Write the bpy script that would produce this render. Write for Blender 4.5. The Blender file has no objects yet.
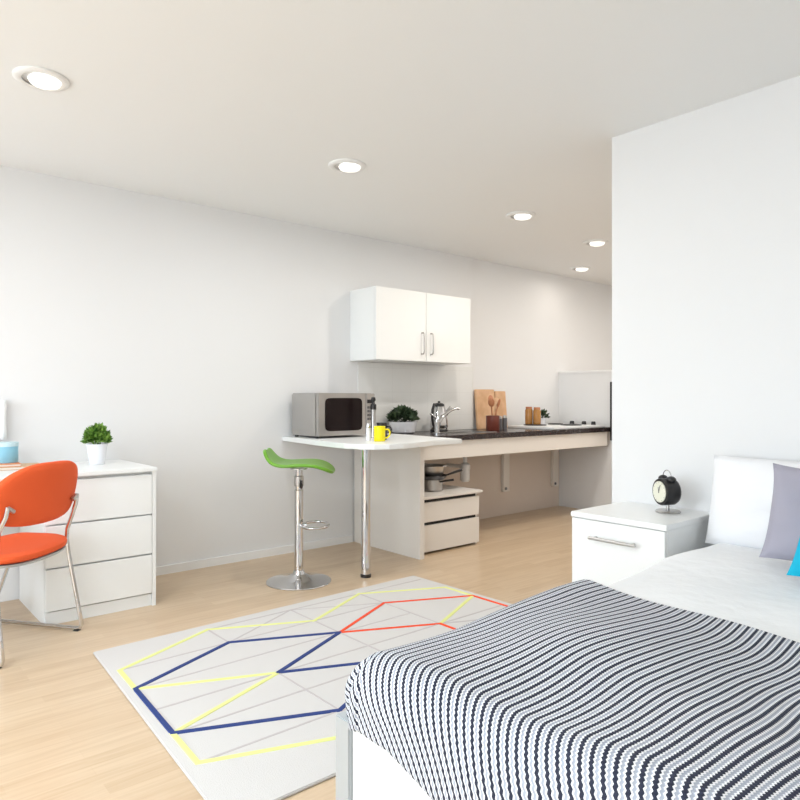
import bpy, bmesh, math, random
from mathutils import Vector, Matrix
random.seed(7)
PI = math.pi
S = bpy.context.scene
C = S.collection

# ------------------------------------------------------------------ camera
cam_d = bpy.data.cameras.new('camera'); cam = bpy.data.objects.new('camera', cam_d); C.objects.link(cam)
cam.location = (4.332, 0.0, 1.15); cam.rotation_euler = (PI/2, 0, math.radians(49.6))
cam_d.sensor_width = 36; cam_d.lens = 36*670/800; cam_d.shift_y = -2/800; cam_d.clip_start = 0.02
S.camera = cam
# ------------------------------------------------------------------ world, light, exposure
w = bpy.data.worlds.new('world'); S.world = w; w.use_nodes = True
w.node_tree.nodes['Background'].inputs[0].default_value = (0.86, 0.93, 1.0, 1)
w.node_tree.nodes['Background'].inputs[1].default_value = 1.0
S.view_settings.view_transform = 'Standard'; S.view_settings.look = 'None'
S.view_settings.gamma = 1; S.view_settings.use_curve_mapping = False
S.view_settings.exposure = 0.11

def area(name, loc, rot, sx, sy, power, col):
    d = bpy.data.lights.new(name, 'AREA'); d.shape = 'RECTANGLE'; d.size = sx; d.size_y = sy
    d.energy = power; d.color = col
    o = bpy.data.objects.new(name, d); C.objects.link(o); o.location = loc; o.rotation_euler = rot
    return o
# daylight entering by the two windows behind the camera
area('window_daylight', (1.75, -2.65, 1.35), (math.radians(47), 0, 0), 2.3, 2.0, 96, (0.82, 0.92, 1.0))
area('window_daylight', (4.75, -2.65, 1.35), (math.radians(47), 0, 0), 1.7, 2.0, 54, (0.82, 0.92, 1.0))
# unseen fill lights, added to brighten the kitchen corridor and the sleeping end
area('corridor_fill', (1.75, 6.3, 2.40), (0, 0, 0), 0.9, 1.6, 28, (1.0, 0.95, 0.89))
area('room_fill', (2.9, -0.9, 2.40), (0, 0, 0), 1.6, 1.2, 50, (0.86, 0.94, 1.0))

# ------------------------------------------------------------------ materials
def mat(name, col, rough=0.5, metal=0.0, **k):
    m = bpy.data.materials.new(name); m.use_nodes = True
    b = m.node_tree.nodes['Principled BSDF']
    b.inputs['Base Color'].default_value = (*col, 1); b.inputs['Roughness'].default_value = rough
    b.inputs['Metallic'].default_value = metal
    for a, v in k.items(): b.inputs[a.replace('_', ' ')].default_value = v
    return m
def bsdf(m): return m.node_tree.nodes['Principled BSDF']
def N(m, t, **k):
    n = m.node_tree.nodes.new(t)
    for a, v in k.items(): setattr(n, a, v)
    return n
def L(m, a, b): m.node_tree.links.new(a, b)
def noise_bump(m, scale=200, strength=0.1, dist=0.002, detail=3):
    tc = N(m, 'ShaderNodeTexCoord'); no = N(m, 'ShaderNodeTexNoise'); no.inputs['Scale'].default_value = scale
    no.inputs['Detail'].default_value = detail
    bu = N(m, 'ShaderNodeBump'); bu.inputs['Strength'].default_value = strength; bu.inputs['Distance'].default_value = dist
    L(m, tc.outputs['Object'], no.inputs['Vector']); L(m, no.outputs['Fac'], bu.inputs['Height'])
    L(m, bu.outputs['Normal'], bsdf(m).inputs['Normal'])
def noise_col(m, c1, c2, scale=8, detail=4, lo=0.35, hi=0.65):
    tc = N(m, 'ShaderNodeTexCoord'); no = N(m, 'ShaderNodeTexNoise'); no.inputs['Scale'].default_value = scale
    no.inputs['Detail'].default_value = detail
    r = N(m, 'ShaderNodeValToRGB'); r.color_ramp.elements[0].position = lo; r.color_ramp.elements[1].position = hi
    r.color_ramp.elements[0].color = (*c1, 1); r.color_ramp.elements[1].color = (*c2, 1)
    L(m, tc.outputs['Object'], no.inputs['Vector']); L(m, no.outputs['Fac'], r.inputs['Fac'])
    L(m, r.outputs['Color'], bsdf(m).inputs['Base Color'])

M = {}
M['wall'] = mat('wall_paint', (0.80, 0.80, 0.80), 0.6); noise_bump(M['wall'], 150, 0.05, 0.001)
M['ceil'] = mat('ceiling_paint', (0.88, 0.885, 0.88), 0.7); noise_bump(M['ceil'], 120, 0.05, 0.001)
M['trim'] = mat('trim_gloss', (0.86, 0.86, 0.85), 0.35)
M['lam'] = mat('white_laminate', (0.86, 0.87, 0.86), 0.32); noise_bump(M['lam'], 300, 0.02, 0.0005)
M['lamedge'] = mat('white_laminate_edge', (0.80, 0.80, 0.78), 0.4)
M['cream'] = mat('cream_laminate', (0.80, 0.76, 0.71), 0.4)
M['shadowgap'] = mat('painted_gap_shade', (0.012, 0.011, 0.012), 0.5)
M['dgap'] = mat('grey_recess', (0.58, 0.58, 0.58), 0.6)
M['chrome'] = mat('chrome', (0.66, 0.66, 0.67), 0.08, 1.0)
M['steel'] = mat('brushed_steel', (0.50, 0.485, 0.47), 0.32, 1.0); noise_bump(M['steel'], 400, 0.06, 0.0005)
M['silver'] = mat('silver_paint', (0.45, 0.48, 0.50), 0.4, 0.3)
M['black'] = mat('black_plastic', (0.015, 0.014, 0.015), 0.35)
M['rubber'] = mat('black_rubber', (0.02, 0.02, 0.02), 0.7)
M['ovenglass'] = mat('dark_oven_glass', (0.010, 0.005, 0.005), 0.2, Specular_IOR_Level=0.2)
M['green'] = mat('green_gloss_seat', (0.15, 0.37, 0.028), 0.3)
M['orange'] = mat('orange_fabric', (0.80, 0.105, 0.02), 0.75); noise_bump(M['orange'], 500, 0.25, 0.001)
M['yellow'] = mat('yellow_glaze', (0.92, 0.78, 0.005), 0.25)
M['ceramic'] = mat('white_ceramic', (0.85, 0.86, 0.90), 0.25)
M['beige'] = mat('beige_lower_wall', (0.72, 0.63, 0.56), 0.6)
M['bedlinen'] = mat('white_bed_linen', (0.88, 0.89, 0.90), 0.85); noise_bump(M['bedlinen'], 14, 0.35, 0.02, 4)
M['pillow'] = mat('white_pillow_cotton', (0.86, 0.86, 0.875), 0.85); noise_bump(M['pillow'], 10, 0.3, 0.02, 4)
M['grey'] = mat('grey_lilac_fabric', (0.37, 0.355, 0.42), 0.9); noise_bump(M['grey'], 350, 0.3, 0.001)
M['teal'] = mat('turquoise_fabric', (0.0, 0.42, 0.62), 0.85); noise_bump(M['teal'], 350, 0.3, 0.001)
M['leaf'] = mat('green_leaf', (0.08, 0.24, 0.03), 0.5); noise_col(M['leaf'], (0.03, 0.12, 0.012), (0.26, 0.46, 0.07), 40)
M['dleaf'] = mat('dark_leaf', (0.04, 0.07, 0.03), 0.5); noise_col(M['dleaf'], (0.015, 0.03, 0.015), (0.08, 0.13, 0.06), 25)
M['soil'] = mat('potting_soil', (0.05, 0.03, 0.02), 0.9)
M['board'] = mat('beech_board', (0.72, 0.46, 0.27), 0.5); noise_col(M['board'], (0.62, 0.36, 0.19), (0.78, 0.50, 0.30), 9)
M['spoon'] = mat('spoon_wood', (0.50, 0.20, 0.09), 0.5)
M['brownpot'] = mat('red_brown_glaze', (0.17, 0.04, 0.025), 0.3)
M['darkpot'] = mat('dark_grey_glaze', (0.12, 0.12, 0.13), 0.35)
M['amber'] = mat('amber_glass', (0.42, 0.20, 0.055), 0.15)
M['tin'] = mat('pale_blue_enamel', (0.25, 0.55, 0.70), 0.35)
M['tin2'] = mat('very_pale_blue_enamel', (0.55, 0.74, 0.80), 0.35)
M['whiteplastic'] = mat('white_plastic', (0.85, 0.86, 0.86), 0.3)
M['tan'] = mat('tan_card', (0.70, 0.47, 0.28), 0.6)
M['bookor'] = mat('orange_card', (0.75, 0.28, 0.12), 0.6)
M['paper'] = mat('paper_pages', (0.85, 0.80, 0.72), 0.8)
M['dialface'] = mat('cream_dial', (0.80, 0.79, 0.66), 0.4)
M['greymetal'] = mat('dark_grey_metal', (0.16, 0.16, 0.17), 0.35, 0.8)
M['bulb'] = mat('lamp_diffuser', (0.9, 0.9, 0.88), 0.4, Emission_Color=(1, 0.97, 0.9, 1), Emission_Strength=1.0)
M['glass'] = mat('window_glass', (1, 1, 1), 0.0, Transmission_Weight=1.0, IOR=1.1)
# dark stone worktop
M['stone'] = mat('dark_worktop', (0.03, 0.02, 0.022), 0.22); noise_col(M['stone'], (0.014, 0.009, 0.010), (0.045, 0.032, 0.032), 60)
# kitchen tiles: large pale tiles with faint joints
m = M['tile'] = mat('pale_tiles', (0.8, 0.8, 0.78), 0.25)
tc = N(m, 'ShaderNodeTexCoord'); mp = N(m, 'ShaderNodeMapping'); br = N(m, 'ShaderNodeTexBrick')
mp.inputs['Rotation'].default_value = (PI/2, 0, PI/2)
sx = N(m, 'ShaderNodeSeparateXYZ'); cb = N(m, 'ShaderNodeCombineXYZ')
L(m, tc.outputs['Object'], sx.inputs[0]); L(m, sx.outputs['Y'], cb.inputs['X']); L(m, sx.outputs['Z'], cb.inputs['Y'])
L(m, cb.outputs[0], br.inputs['Vector'])
br.offset = 0.0; br.inputs['Scale'].default_value = 1.0; br.inputs['Brick Width'].default_value = 0.2; br.inputs['Row Height'].default_value = 0.2
br.inputs['Mortar Size'].default_value = 0.0015
br.inputs['Color1'].default_value = (0.80, 0.80, 0.78, 1); br.inputs['Color2'].default_value = (0.80, 0.80, 0.78, 1)
br.inputs['Mortar'].default_value = (0.74, 0.74, 0.72, 1)
L(m, br.outputs['Color'], bsdf(m).inputs['Base Color'])
# oak laminate floor, planks run along Y
m = M['floor'] = mat('oak_laminate', (0.6, 0.4, 0.25), 0.30)
tc = N(m, 'ShaderNodeTexCoord'); sx = N(m, 'ShaderNodeSeparateXYZ'); cb = N(m, 'ShaderNodeCombineXYZ')
L(m, tc.outputs['Object'], sx.inputs[0]); L(m, sx.outputs['Y'], cb.inputs['X']); L(m, sx.outputs['X'], cb.inputs['Y'])
br = N(m, 'ShaderNodeTexBrick'); br.offset = 0.37
L(m, cb.outputs[0], br.inputs['Vector']); br.inputs['Scale'].default_value = 1; br.inputs['Brick Width'].default_value = 0.62
br.inputs['Row Height'].default_value = 0.064; br.inputs['Mortar Size'].default_value = 0.0006
br.inputs['Color1'].default_value = (0.0, 0.0, 0.0, 1); br.inputs['Color2'].default_value = (1, 1, 1, 1); br.inputs['Mortar'].default_value = (0.2, 0.2, 0.2, 1)
mp = N(m, 'ShaderNodeMapping'); mp.inputs['Scale'].default_value = (1.6, 26, 1)
L(m, cb.outputs[0], mp.inputs['Vector'])
no = N(m, 'ShaderNodeTexNoise'); no.inputs['Scale'].default_value = 2.2; no.inputs['Detail'].default_value = 6; no.inputs['Distortion'].default_value = 0.6
L(m, mp.outputs[0], no.inputs['Vector'])
mx = N(m, 'ShaderNodeMix', data_type='FLOAT'); mx.inputs[0].default_value = 0.25
L(m, no.outputs['Fac'], mx.inputs[2]); L(m, br.outputs['Color'], mx.inputs[3])
rp = N(m, 'ShaderNodeValToRGB'); rp.color_ramp.elements[0].position = 0.2; rp.color_ramp.elements[1].position = 0.8
rp.color_ramp.elements[0].color = (0.53, 0.375, 0.23, 1); rp.color_ramp.elements[1].color = (0.69, 0.54, 0.38, 1)
L(m, mx.outputs[0], rp.inputs['Fac']); L(m, rp.outputs['Color'], bsdf(m).inputs['Base Color'])
# rug wool
def rugm(name, col):
    m = mat(name, col, 0.95); noise_bump(m, 260, 0.5, 0.004); return m
M['rug'] = rugm('rug_wool', (0.64, 0.625, 0.61)); M['rug_b'] = rugm('rug_navy', (0.025, 0.05, 0.20)); M['rug_y'] = rugm('rug_lime', (0.76, 0.79, 0.30))
M['rug_r'] = rugm('rug_red', (0.85, 0.08, 0.02)); M['rug_l'] = rugm('rug_lilac', (0.53, 0.49, 0.49))
# striped knitted blanket: stripes follow the cloth's own UV (metres)
m = M['knit'] = mat('striped_knit', (0.5, 0.5, 0.5), 0.9)
uv = N(m, 'ShaderNodeUVMap'); uv.uv_map = 'UVMap'; sx = N(m, 'ShaderNodeSeparateXYZ'); L(m, uv.outputs[0], sx.inputs[0])
def math_(m, op, a, b=None, c=None):
    n = N(m, 'ShaderNodeMath', operation=op)
    for i, v in enumerate((a, b, c)):
        if v is None: continue
        if isinstance(v, (int, float)): n.inputs[i].default_value = v
        else: L(m, v, n.inputs[i])
    return n.outputs[0]
zig = math_(m, 'PINGPONG', sx.outputs['Y'], 0.004)
uu = math_(m, 'ADD', sx.outputs['X'], math_(m, 'MULTIPLY', zig, 0.75))
fr = math_(m, 'FRACT', math_(m, 'DIVIDE', uu, 0.0212))
rp = N(m, 'ShaderNodeValToRGB'); rp.color_ramp.interpolation = 'CONSTANT'
e = rp.color_ramp.elements; e[0].position = 0; e[0].color = (0.018, 0.022, 0.045, 1); e[1].position = 0.38; e[1].color = (0.86, 0.86, 0.88, 1)
for p, c in ((0.56, (0.38, 0.41, 0.48, 1)), (0.83, (0.82, 0.83, 0.86, 1))):
    q = e.new(p); q.color = c
L(m, fr, rp.inputs['Fac']); L(m, rp.outputs['Color'], bsdf(m).inputs['Base Color'])
hb = math_(m, 'SINE', math_(m, 'MULTIPLY', fr, 2*PI)); vb = math_(m, 'MULTIPLY', zig, 120.0)
bu = N(m, 'ShaderNodeBump'); bu.inputs['Strength'].default_value = 0.5; bu.inputs['Distance'].default_value = 0.004
L(m, math_(m, 'ADD', hb, vb), bu.inputs['Height']); L(m, bu.outputs['Normal'], bsdf(m).inputs['Normal'])

# ------------------------------------------------------------------ mesh helpers
def nb(): return bmesh.new()
def box(bm, x0, x1, y0, y1, z0, z1, bev=0.0, mi=0, seg=2):
    r = bmesh.ops.create_cube(bm, size=1.0); vs = r['verts']
    for v in vs:
        v.co = Vector(((x0+x1)/2+v.co.x*(x1-x0), (y0+y1)/2+v.co.y*(y1-y0), (z0+z1)/2+v.co.z*(z1-z0)))
    fs = list({f for v in vs for f in v.link_faces})
    for f in fs: f.material_index = mi
    if bev > 0:
        es = list({e for f in fs for e in f.edges})
        bmesh.ops.bevel(bm, geom=es, offset=bev, segments=seg, affect='EDGES', clamp_overlap=True)
    return vs
def tube(bm, pts, r, n=12, closed=False, cap=True, mi=0):
    pts = [Vector(p) for p in pts]; k = len(pts); rings = []; up = None
    rr = r if isinstance(r, (list, tuple)) else [r]*k
    for i, p in enumerate(pts):
        a = pts[(i-1) % k] if (closed or i > 0) else p; b = pts[(i+1) % k] if (closed or i < k-1) else p
        t = (b-a).normalized()
        if up is None: up = Vector((0, 0, 1)) if abs(t.z) < 0.9 else Vector((1, 0, 0))
        s = t.cross(up).normalized(); up = s.cross(t).normalized()
        rings.append([bm.verts.new(p+(s*math.cos(2*PI*j/n)+up*math.sin(2*PI*j/n))*rr[i]) for j in range(n)])
    for i in range(k if closed else k-1):
        A = rings[i]; B = rings[(i+1) % k]
        for j in range(n):
            f = bm.faces.new((A[j], A[(j+1) % n], B[(j+1) % n], B[j])); f.material_index = mi; f.smooth = True
    if cap and not closed:
        bm.faces.new(list(reversed(rings[0]))).material_index = mi; bm.faces.new(rings[-1]).material_index = mi
def lathe(bm, prof, n=32, c=(0, 0, 0), mi=0, axis='z'):
    rings = []
    for r, z in prof:
        if r < 1e-6:
            rings.append([bm.verts.new(Vector((0, 0, z)))])
        else: rings.append([bm.verts.new(Vector((r*math.cos(2*PI*j/n), r*math.sin(2*PI*j/n), z))) for j in range(n)])
    for A, B in zip(rings[:-1], rings[1:]):
        for j in range(n):
            a, b = A[j % len(A)], A[(j+1) % len(A)]; d, e_ = B[j % len(B)], B[(j+1) % len(B)]
            vs = []
            for v in (a, b, e_, d):
                if v not in vs: vs.append(v)
            if len(vs) > 2:
                f = bm.faces.new(vs); f.smooth = True; f.material_index = mi
    for R_ in rings:
        for v in R_:
            x, y, z = v.co
            if axis == 'x': v.co = Vector((z, x, y))
            elif axis == 'y': v.co = Vector((x, z, y))
            v.co += Vector(c)
def prism(bm, poly, z0, z1, bev=0.0):
    vs = [bm.verts.new((x, y, z0)) for x, y in poly]; f = bm.faces.new(vs)
    r = bmesh.ops.extrude_face_region(bm, geom=[f]); nv = [g for g in r['geom'] if isinstance(g, bmesh.types.BMVert)]
    for v in nv: v.co.z = z1
    if bev:
        es = [e for e in bm.edges if abs(e.verts[0].co.z-e.verts[1].co.z) < 1e-6]
        bmesh.ops.bevel(bm, geom=es, offset=bev, segments=2, affect='EDGES')
def obj(name, bm, m, parent=None, smooth=False):
    bmesh.ops.recalc_face_normals(bm, faces=bm.faces)
    for e_ in bm.edges:
        if len(e_.link_faces) == 2 and e_.calc_face_angle(0) > math.radians(38): e_.smooth = False
    me = bpy.data.meshes.new(name); bm.to_mesh(me); bm.free()
    for x in (m if isinstance(m, (list, tuple)) else [m]): me.materials.append(x)
    if smooth:
        for p in me.polygons: p.use_smooth = True
    o = bpy.data.objects.new(name, me); C.objects.link(o)
    if parent: o.parent = parent
    return o
def tag(o, label, cat, group=None):
    o['label'] = label; o['category'] = cat
    if group: o['group'] = group
    return o
def thing(name, label, cat, loc=(0, 0, 0), rz=0, group=None):
    o = bpy.data.objects.new(name, None); C.objects.link(o); o.location = loc; o.rotation_euler = (0, 0, rz)
    o.empty_display_size = 0.05
    return tag(o, label, cat, group)
def struct(name, bm, m, parent=None):
    o = obj(name, bm, m, parent)
    if not parent: o['kind'] = 'structure'
    return o
def bobj(name, dims, m, parent=None, bev=0.0):
    bm = nb(); box(bm, *dims, bev=bev); return obj(name, bm, m, parent)
def sbox(name, dims, m):
    bm = nb(); box(bm, *dims); return struct(name, bm, m)
def wbev(o, wdt=0.002, seg=2):
    b = o.modifiers.new('bevel', 'BEVEL'); b.width = wdt; b.segments = seg; b.limit_method = 'ANGLE'; return o

# ------------------------------------------------------------------ the room
H = 2.46
sbox('floor', (-0.15, 6.3, -3.0, 8.4, -0.1, 0), M['floor'])
sbox('ceiling', (-0.15, 6.3, -3.0, 8.4, H, H+0.1), M['ceil'])
sbox('wall_left', (-0.15, 0, -3.0, 4.58, 0, H), M['wall'])
sbox('wall_kitchen', (-0.15, -0.02, 4.58, 8.4, 0, H), M['wall'])
sbox('wall_far', (-0.02, 2.454, 8.25, 8.4, 0, H), M['wall'])
sbox('wall_partition', (2.454, 6.15, 3.0, 3.12, 0, H), M['wall'])
sbox('wall_corridor', (2.454, 2.574, 3.12, 8.4, 0, H), M['wall'])
sbox('wall_right', (6.15, 6.3, -3.0, 3.12, 0, H), M['wall'])
sbox('trim_1', (0, 0.006, 3.24, 4.58, 0.8625, 1.44), M['tile'])
sbox('trim_3', (0, 0.004, 3.24, 4.58, 0.0, 0.817), M['beige'])  # thin sheet, beiger than the wall, below worktop height
sbox('trim_4', (-0.02, -0.016, 4.58, 5.93, 0.0, 0.817), M['beige'])
sbox('baseboard_left', (0.0, 0.014, 1.42, 3.185, 0.0, 0.055), M['trim'])
# window wall behind the camera with two openings
bm = nb()
wins = ((0.6, 2.9), (3.9, 5.6))
xs = [0.0, 0.6, 2.9, 3.9, 5.6, 6.15]
box(bm, 0, 6.15, -3.0, -2.85, 0, 0.15); box(bm, 0, 6.15, -3.0, -2.85, 2.35, H)
for a, b in ((0, 0.6), (2.9, 3.9), (5.6, 6.15)): box(bm, a, b, -3.0, -2.85, 0.15, 2.35)
struct('wall_back', bm, M['wall'])
for i, (a, b) in enumerate(wins):
    bm = nb(); t = 0.05
    box(bm, a, b, -2.96, -2.90, 0.15, 0.15+t); box(bm, a, b, -2.96, -2.90, 2.35-t, 2.35)
    for x in (a, (a+b)/2-t/2, b-t): box(bm, x, x+t, -2.96, -2.90, 0.15+t, 2.35-t)
    wn = struct('window_%d' % (i+1), bm, M['trim'])
    bm = nb(); box(bm, a+t, (a+b)/2-t/2, -2.935, -2.929, 0.15+t, 2.35-t); box(bm, (a+b)/2+t/2, b-t, -2.935, -2.929, 0.15+t, 2.35-t)
    obj('window_pane', bm, M['glass'], wn)
# half height end wall of the kitchen with a thin cap
sbox('wall_kitchen_end', (-0.02, 1.15, 5.93, 6.05, 0, 1.41), M['wall'])
bm = nb(); box(bm, -0.02, 1.16, 5.92, 6.06, 1.41, 1.43, bev=0.003); struct('trim_2', bm, M['trim'])

# ------------------------------------------------------------------ ceiling downlights
def downlight(x, y, label, power, col):
    t = thing('ceiling_light', label, 'ceiling light', (x, y, H), 0, 'recessed downlights')
    bm = nb(); lathe(bm, [(0.072, -0.0005), (0.105, -0.0005), (0.105, -0.006), (0.098, -0.012), (0.080, -0.014), (0.072, -0.010)], 40)
    f = bm.verts; obj('trim_ring', bm, M['trim'], t)
    bm = nb(); lathe(bm, [(0.0, -0.001), (0.074, -0.001), (0.074, -0.004), (0.0, -0.004)], 36); obj('reflector', bm, M['dgap'], t)
    bm = nb(); lathe(bm, [(0.0, 0.0), (0.055, 0.0), (0.062, -0.008), (0.055, -0.02), (0.03, -0.028), (0.0, -0.031)], 32)
    bmesh.ops.transform(bm, matrix=Matrix.Translation((0.012, 0.010, -0.0042)), verts=bm.verts)
    obj('diffuser', bm, M['bulb'], t)
    d = bpy.data.lights.new('downlight_lamp', 'AREA'); d.shape = 'DISK'; d.size = 0.12; d.energy = power; d.color = col
    o = bpy.data.objects.new('downlight_lamp', d); C.objects.link(o); o.parent = t; o.location = (0, 0, -0.045)
for x, y, lb, pw in ((1.29, 0.66, 'white ceiling downlight nearest the desk, largest in the photo', 5),
                     (1.27, 2.215, 'white ceiling downlight above the bar stool and rug', 9),
                     (1.24, 3.763, 'white ceiling downlight third from the desk, in front of kitchen', 11),
                     (1.11, 4.894, 'white ceiling downlight beside the edge of the partition wall', 5),
                     (0.37, 5.757, 'white ceiling downlight farthest away, close above the kitchen wall', 1.5)):
    downlight(x, y, lb, pw, (1.0, 0.93, 0.84) if y > 3 else (0.95, 0.97, 1.0))

# ------------------------------------------------------------------ desk and chest of drawers
t = thing('desk', 'white laminate desk top running along left wall over the drawers', 'desk', (0, 0, 0))
bm = nb(); box(bm, 0.001, 0.635, -0.75, 1.385, 0.745, 0.767, bev=0.003); obj('desk_top', bm, M['lam'], t)
bobj('side_panel', (0.02, 0.60, -0.74, -0.715, 0, 0.745), M['lam'], t, 0.002)
t = thing('chest_of_drawers', 'white three-drawer chest under right end of desk', 'chest of drawers', (0, 0, 0))
bm = nb()
box(bm, 0.02, 0.598, 0.822, 0.842, 0.0, 0.744); box(bm, 0.02, 0.618, 1.360, 1.380, 0.0, 0.744)
box(bm, 0.02, 0.04, 0.842, 1.36, 0.0, 0.744); box(bm, 0.575, 0.594, 0.842, 1.36, 0.066, 0.744); box(bm, 0.04, 0.575, 0.842, 1.36, 0.066, 0.08); box(bm, 0.04, 0.575, 0.842, 1.36, 0.70, 0.735)
obj('body', bm, M['lam'], t)
bobj('plinth', (0.585, 0.605, 0.826, 1.359, 0.0, 0.065), M['lam'], t, 0.001)
zz = [(0.072, 0.283), (0.291, 0.502), (0.510, 0.728)]
for a, b in zz:
    bm = nb(); box(bm, 0.600, 0.619, 0.824, 1.358, a, b, bev=0.002); o = obj('drawer', bm, M['lam'], t)

# ------------------------------------------------------------------ kitchen
# worktop with sink opening
t = thing('worktop', 'dark stone-effect kitchen worktop along the wall on a cream apron', 'worktop')
bm = nb(); X0, X1, Y0, Y1, Z0, Z1 = 0.0065, 0.63, 3.475, 5.925, 0.818, 0.8605
ox0, ox1, oy0, oy1 = 0.26, 0.52, 3.84, 4.30
prism(bm, [(X0, 3.468), (X1, 3.415), (X1, oy0), (X0, oy0)], Z0, Z1)
for d in ((X0, X1, oy1, 4.578), (X0-0.02, X1, 4.582, Y1), (X0, ox0, oy0, oy1), (ox1, X1, oy0, oy1)): box(bm, *d, Z0, Z1)
obj('slab', bm, M['stone'], t)
bobj('apron', (0.590, 0.612, 3.2365, 5.86, 0.680, 0.8175), M['cream'], t, 0.001)
t = thing('sink', 'stainless steel sink set in dark worktop below the tap', 'sink')
bm = nb()
box(bm, ox0-0.015, ox1+0.015, oy0-0.012, oy0+0.004, 0.861, 0.864, 0.001); box(bm, ox0-0.015, ox1+0.015, oy1-0.004, oy1+0.012, 0.861, 0.864, 0.001)
box(bm, ox0-0.015, ox0+0.004, oy0, oy1, 0.861, 0.864, 0.001); box(bm, ox1-0.004, ox1+0.015, oy0, oy1, 0.861, 0.864, 0.001)
obj('rim', bm, M['steel'], t)
bm = nb(); g = 0.003
box(bm, ox0+g, ox1-g, oy0+g, oy1-g, 0.700, 0.703); box(bm, ox0+g, ox0+2*g, oy0+g, oy1-g, 0.703, 0.861); box(bm, ox1-2*g, ox1-g, oy0+g, oy1-g, 0.703, 0.861)
box(bm, ox0+2*g, ox1-2*g, oy0+g, oy0+2*g, 0.703, 0.861); box(bm, ox0+2*g, ox1-2*g, oy1-2*g, oy1-g, 0.703, 0.861)
obj('bowl', bm, M['steel'], t)
# tap
t = thing('tap', 'chrome mixer tap with raised spout beside the kettle', 'tap', (0.40, 3.74, 0.861))
bm = nb(); lathe(bm, [(0, 0), (0.027, 0), (0.027, 0.006), (0.021, 0.012), (0.020, 0.085), (0.024, 0.10), (0.020, 0.115), (0, 0.12)], 24); obj('body', bm, M['chrome'], t)
bm = nb(); tube(bm, [(0.0, 0.0, 0.06), (0.0, 0.05, 0.125), (0.0, 0.10, 0.160), (0.0, 0.16, 0.190), (0.0, 0.22, 0.205), (0.0, 0.25, 0.20)], [0.014, 0.014, 0.013, 0.012, 0.012, 0.011], 12); obj('spout', bm, M['chrome'], t)
bm = nb(); tube(bm, [(0, 0, 0.115), (-0.02, -0.03, 0.15), (-0.03, -0.05, 0.165)], [0.009, 0.008, 0.006], 10); obj('lever', bm, M['chrome'], t)
# peninsula table
t = thing('breakfast_bar', 'white rounded breakfast bar table on one chrome leg and side panel', 'table')
key = [(0.0015, 3.452), (0.0015, 2.545), (0.30, 2.515), (0.60, 2.475), (0.80, 2.450), (0.92, 2.448), (1.03, 2.475), (1.11, 2.535), (1.155, 2.62), (1.165, 2.72), (1.150, 2.83), (1.115, 2.95), (1.080, 3.06), (1.070, 3.18), (1.066, 3.345)]
bm = nb(); prism(bm, key, 0.833, 0.866, 0.004); obj('table_top', bm, M['lam'], t)
bobj('side_panel', (0.016, 0.80, 3.192, 3.236, 0, 0.8325), M['cream'], t, 0.002)
bm = nb(); lathe(bm, [(0, 0.022), (0.030, 0.022), (0.030, 0.825), (0, 0.825)], 28, (0.908, 2.625, 0)); lg = obj('leg', bm, M['chrome'], t)
bm = nb(); lathe(bm, [(0, 0), (0.034, 0), (0.034, 0.018), (0.030, 0.0215), (0, 0.0215)], 28, (0.908, 2.625, 0)); obj('foot', bm, M['black'], lg)
bm = nb(); lathe(bm, [(0, 0.8255), (0.055, 0.8255), (0.055, 0.8325), (0, 0.8325)], 28, (0.908, 2.625, 0)); obj('mounting_plate', bm, M['steel'], lg)
# drawer unit under the worktop
t = thing('drawer_unit', 'low cream two-drawer unit under worktop beside the bar panel', 'drawer unit')
bm = nb(); box(bm, 0.10, 0.690, 3.238, 3.256, 0, 0.405); box(bm, 0.10, 0.690, 3.882, 3.900, 0, 0.405); box(bm, 0.10, 0.12, 3.256, 3.882, 0, 0.405); box(bm, 0.12, 0.69, 3.256, 3.882, 0.03, 0.05)
obj('body', bm, M['cream'], t)
bm = nb(); box(bm, 0.09, 0.730, 3.238, 3.925, 0.4055, 0.425, bev=0.003); obj('top', bm, M['cream'], t)
bobj('gap_shade_sheet', (0.680, 0.6905, 3.258, 3.880, 0.052, 0.403), M['shadowgap'], t)  # black sheet paints the shade into the gaps between the drawers
for a, b in ((0.018, 0.212), (0.236, 0.380)):
    bm = nb(); box(bm, 0.6915, 0.715, 3.240, 3.898, a, b, bev=0.0015); obj('drawer', bm, M['cream'], t)
# wall rails under the worktop
for i, (y, zb, lb) in enumerate(((5.04, 0.235, 'cream vertical support rail under middle of the worktop'), (5.83, 0.22, 'cream vertical support rail under worktop, close to end wall'))):
    t = thing('support_rail', lb, 'support rail', (-0.0155, y, 0), 0, 'worktop support rails')
    bm = nb(); box(bm, 0, 0.035, -0.045, 0.045, zb, 0.815, bev=0.003); obj('rail', bm, M['cream'], t)
    bm = nb(); lathe(bm, [(0, 0.0355), (0.014, 0.0355), (0.014, 0.043), (0, 0.046)], 12, (0, -0.015, zb+0.03), axis='x'); obj('bolt', bm, M['greymetal'], t)
# waste trap
t = thing('waste_trap', 'white plastic bottle trap hanging under the sink', 'drain trap', (0.22, 4.25, 0))
bm = nb(); lathe(bm, [(0, 0.415), (0.03, 0.415), (0.042, 0.43), (0.042, 0.52), (0.046, 0.525), (0.046, 0.56), (0.04, 0.57), (0.02, 0.585), (0, 0.585)], 20); obj('bottle', bm, M['whiteplastic'], t)
bm = nb(); tube(bm, [(0, 0, 0.58), (0, 0, 0.62), (0.0, 0.0, 0.6985)], 0.019, 12); obj('inlet_pipe', bm, M['whiteplastic'], t)
bm = nb(); tube(bm, [(-0.035, 0, 0.545), (-0.12, 0, 0.545), (-0.217, 0, 0.545)], 0.017, 12); obj('outlet_pipe', bm, M['whiteplastic'], t)
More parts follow.
